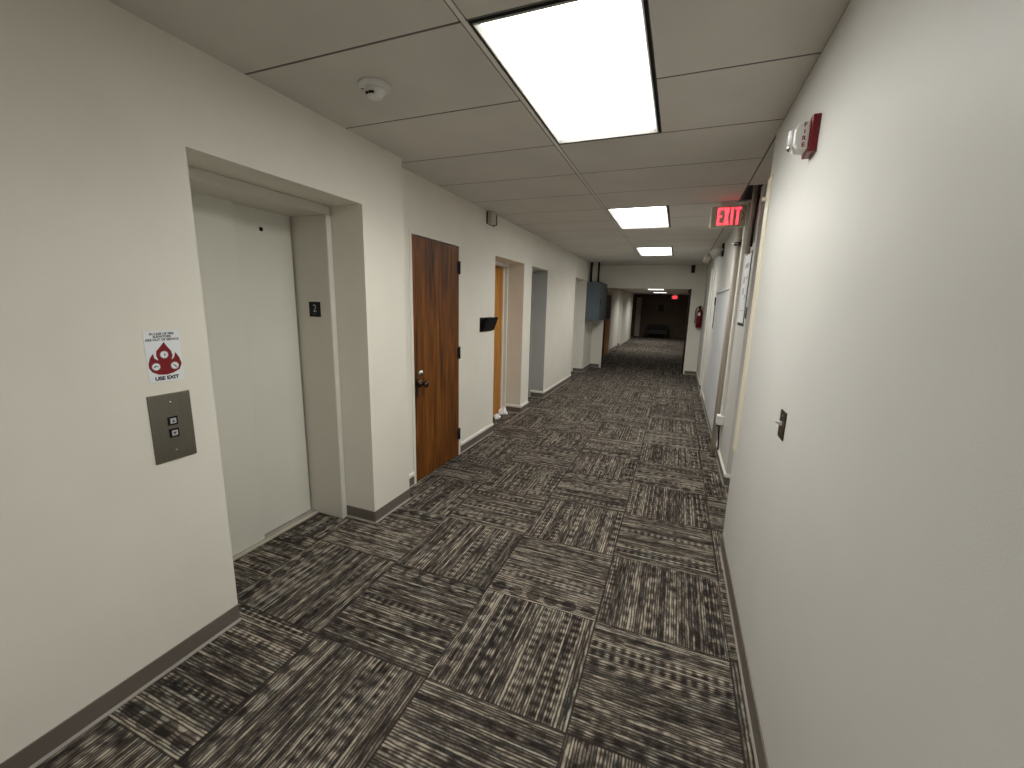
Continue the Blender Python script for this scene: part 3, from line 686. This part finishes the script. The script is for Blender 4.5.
exit_sign(0.43, 0.74, 20.0, 1.95, 2.11, 'tiny red lit EXIT sign in the dark far corridor', 2.2, dim=True)

# ------------------------------------------------------------------ right side beyond the near wall
t = thing('pipe_post', 'round taupe floor-to-ceiling pipe on the right below the exit sign', 'pipe', (1.283, 3.31, 0))
bm = bmesh.new(); lathe(bm, (1.283, 3.31, 0), (0, 0, 1), [(0, 0.027), (ZC + 0.2, 0.027)], n=24); obj('pipe', bm, TAUPE, t)
bm = bmesh.new(); lathe(bm, (1.283, 3.31, 0.0), (0, 0, 1), [(0, 0.036), (0.006, 0.036), (0.010, 0.028)], n=24); obj('floor_collar', bm, BLACKMET, t)
t2 = obj('clamp', lathe(bmesh.new(), (1.283, 3.31, 2.185), (0, 0, 1), [(0, 0.033), (0.035, 0.033)], n=24), BRONZE, t)
bm = bmesh.new(); tube(bm, [(1.228, 3.285, 2.203), (1.30, 3.275, 2.203)], 0.007, 10)
obj('clamp_bolt', bm, CHROME, t2)
bm = bmesh.new(); box(bm, 1.30, XR2, 3.20, 3.32, 2.175, 2.235); obj('clamp_bracket', bm, BLACKMET, t2)

t = thing('surface_raceway', 'white vertical raceway with a small outlet box beside the taupe pipe', 'conduit', (XR2, 3.16, 0.4))
obj('raceway', boxes((1.302, XR2, 3.12, 3.20, 0.50, ZC)), TRIMW, t, bevel=0.004)
obj('outlet_box', boxes((1.268, XR2, 3.105, 3.215, 0.405, 0.50)), WHITEP, t, bevel=0.006)
bm = bmesh.new(); tube(bm, [(1.30, 3.16, 0.41), (1.302, 3.16, 0.32), (1.310, 3.15, 0.2), (1.312, 3.14, 0.13)], 0.008, 10); obj('cable', bm, BLACK, t)
bm = boxes((1.272, 1.312, 3.125, 3.195, 0.385, 0.406)); obj('socket', bm, BLACK, t)
bm = bmesh.new(); tube(bm, [(1.312, 2.80, 2.05), (1.312, 2.80, 2.90)], 0.018, 14)
tag(obj('conduit', bm, TAUPE), 'thin vertical conduit in the dark gap above the notice panel', 'conduit')
bm = bmesh.new(); tube(bm, [(1.32, 2.70, 2.10), (1.318, 2.69, 2.3), (1.325, 2.66, 2.48), (1.36, 2.66, 2.6)], 0.010, 10)
tag(obj('cable', bm, BLACKMET), 'black cable hanging in the dark gap beside the thin conduit', 'cable')

t = thing('wall_notice', 'tall white notice panel with dark edges on the set-back wall by the raceway', 'notice', (XR2, 2.8, 1.43))
obj('frame', boxes((XR2 - 0.005, XR2, 2.612, 2.965, 1.43, 2.06)), BLACKMET, t, bevel=0.002)
obj('sheet', boxes((XR2 - 0.008, XR2 - 0.003, 2.622, 2.940, 1.455, 2.048)), CARD, t)
for z0, z1, y0, y1 in ((1.93, 1.97, 2.70, 2.88), (1.80, 1.86, 2.82, 2.90), (1.83, 1.86, 2.68, 2.74), (1.70, 1.76, 2.80, 2.88), (1.66, 1.70, 2.69, 2.74), (1.56, 1.565, 2.66, 2.92)):
    obj('print_block', boxes((XR2 - 0.0086, XR2 - 0.0076, y0, y1, z0, z1)), GREYTXT, t)
t = thing('room_plate', 'small dark vertical plate on the corner of the set-back wall', 'wall plate', (XR2, 2.53, 1.5))
obj('plate', boxes((XR2 - 0.006, XR2 + 0.001, 2.512, 2.535, 1.495, 1.595)), BLACKMET, t, bevel=0.002)
obj('slot', boxes((XR2 - 0.008, XR2 - 0.005, 2.517, 2.53, 1.52, 1.565)), BRONZE, t)

# wainscot panel with ledge and white door casing further along
tag(obj('trim_5', boxes((XR2 - 0.018, XR2, 3.55, 5.62, 0.125, 1.79), (XR2 - 0.035, XR2, 3.55, 5.62, 1.79, 1.815)), WALLB), 'pale blue-grey wall panel with a ledge beyond the taupe pipe', 'trim', kind='structure')
tag(obj('trim_6', boxes((XR2 - 0.022, XR2, 6.62, 6.75, 0.0, 2.22), (XR2 - 0.022, XR2, 7.30, 7.46, 0.125, 2.30)), TRIMW), 'white casings of the far recessed doorway on the right', 'trim', kind='structure')
t = thing('wall_strip', 'thin dark vertical strip on the pale right wall beyond the pipe', 'wall strip', (XR2, 5.62, 1.25))
obj('strip', boxes((XR2 - 0.026, XR2, 5.625, 5.65, 1.27, 1.62)), BLACKMET, t)
obj('strip_head', boxes((XR2 - 0.034, XR2, 5.615, 5.68, 1.62, 1.74)), BLACKMET, t, bevel=0.003)
t = thing('pipe_fitting', 'white tubular fitting high on the right wall below the exit sign', 'pipe fitting', (XR2, 5.5, 2.4))
bm = bmesh.new(); tube(bm, [(1.315, 5.5, 2.415), (1.25, 5.5, 2.385), (1.185, 5.5, 2.345), (1.165, 5.5, 2.332)], 0.062, 20); obj('pipe', bm, WHITEP, t)
bm = bmesh.new(); tube(bm, [(1.168, 5.5, 2.334), (1.14, 5.51, 2.315), (1.118, 5.53, 2.285), (1.108, 5.56, 2.25)], 0.040, 16); obj('elbow', bm, BEIGEP, t)
obj('bracket', boxes((1.300, XR2, 5.44, 5.56, 2.32, 2.50)), BLACKMET, t, bevel=0.004)

# ------------------------------------------------------------------ far corridor
t = thing('door_5', 'oak door with a dark upper window in the far corridor on the left', 'door', (-1.29, 11.8, 0), kind='structure')
obj('door_slab', boxes((-1.32, -1.288, 11.55, 12.75, 0.01, 2.0)), OAK, t)
obj('door_window', boxes((-1.289, -1.284, 11.62, 12.68, 1.15, 1.90)), BLACK, t)
bm = bmesh.new(); box(bm, -1.33, -1.275, 11.46, 11.55, 0, 2.05); box(bm, -1.33, -1.275, 12.75, 12.84, 0, 2.05); box(bm, -1.33, -1.275, 11.55, 12.75, 2.0, 2.05)
obj('door_frame', bm, TRIMW, t)
t = thing('lobby_bench', 'low black upholstered bench against the far dark wall', 'bench', (-0.1, 21.3, 0))
obj('seat', boxes((-0.60, 0.34, 20.9, 21.6, 0.20, 0.42)), SOFA, t, bevel=0.04, seg=3)
obj('backrest', boxes((-0.60, 0.34, 21.5, 21.72, 0.40, 0.66)), SOFA, t, bevel=0.05, seg=3)
for x in (-0.66, 0.30): obj('armrest', boxes((x, x + 0.1, 20.9, 21.7, 0.18, 0.56)), SOFA, t, bevel=0.03, seg=3)
for x in (-0.58, 0.28):
    for y in (20.95, 21.6): obj('leg', boxes((x, x + 0.05, y, y + 0.05, 0, 0.21)), BLACKMET, t)
t = thing('framed_picture', 'small dark framed picture on the far brown wall', 'picture', (-0.05, 22.0, 1.4))
obj('frame', boxes((-0.20, 0.08, 21.97, 22.0, 1.33, 1.70)), BLACKMET, t, bevel=0.004)
obj('print', boxes((-0.165, 0.045, 21.966, 21.972, 1.37, 1.66)), DARKWOOD, t)
tag(obj('trim_7', boxes((-1.30, -1.05, 21.88, 22.0, 0, 2.05)), BEIGEP), 'pale upright casing at the left of the far end wall', 'trim', kind='structure')

# ------------------------------------------------------------------ world and camera
w = bpy.data.worlds.new('world'); S.world = w; w.use_nodes = True
w.node_tree.nodes['Background'].inputs['Color'].default_value = (0.02, 0.02, 0.02, 1)
w.node_tree.nodes['Background'].inputs['Strength'].default_value = 1.0

f, p, y, ro, cx, cy = 416.1632, -0.1921, 0.3704, -0.0253, 0.7959, -1.4896
Mc = Matrix.Rotation(y, 3, 'Z') @ Matrix.Rotation(p, 3, 'X') @ Matrix.Rotation(ro, 3, 'Y')
cd = bpy.data.cameras.new('camera'); cam = bpy.data.objects.new('camera', cd); COL.objects.link(cam)
cd.sensor_fit = 'HORIZONTAL'; cd.sensor_width = 36.0; cd.lens = f / 1024 * 36.0; cd.clip_start = 0.02; cd.clip_end = 100
rt, fw, up = Mc.col[0], Mc.col[1], Mc.col[2]
M4 = Matrix(((rt.x, up.x, -fw.x, cx), (rt.y, up.y, -fw.y, cy), (rt.z, up.z, -fw.z, 1.5775), (0, 0, 0, 1)))
cam.matrix_world = M4
S.camera = cam
S.view_settings.view_transform = 'Standard'; S.view_settings.look = 'None'
S.view_settings.gamma = 1.0; S.view_settings.use_curve_mapping = False
S.view_settings.exposure = 0.72
S.cycles.max_bounces = 10; S.cycles.diffuse_bounces = 7; S.cycles.use_denoising = True
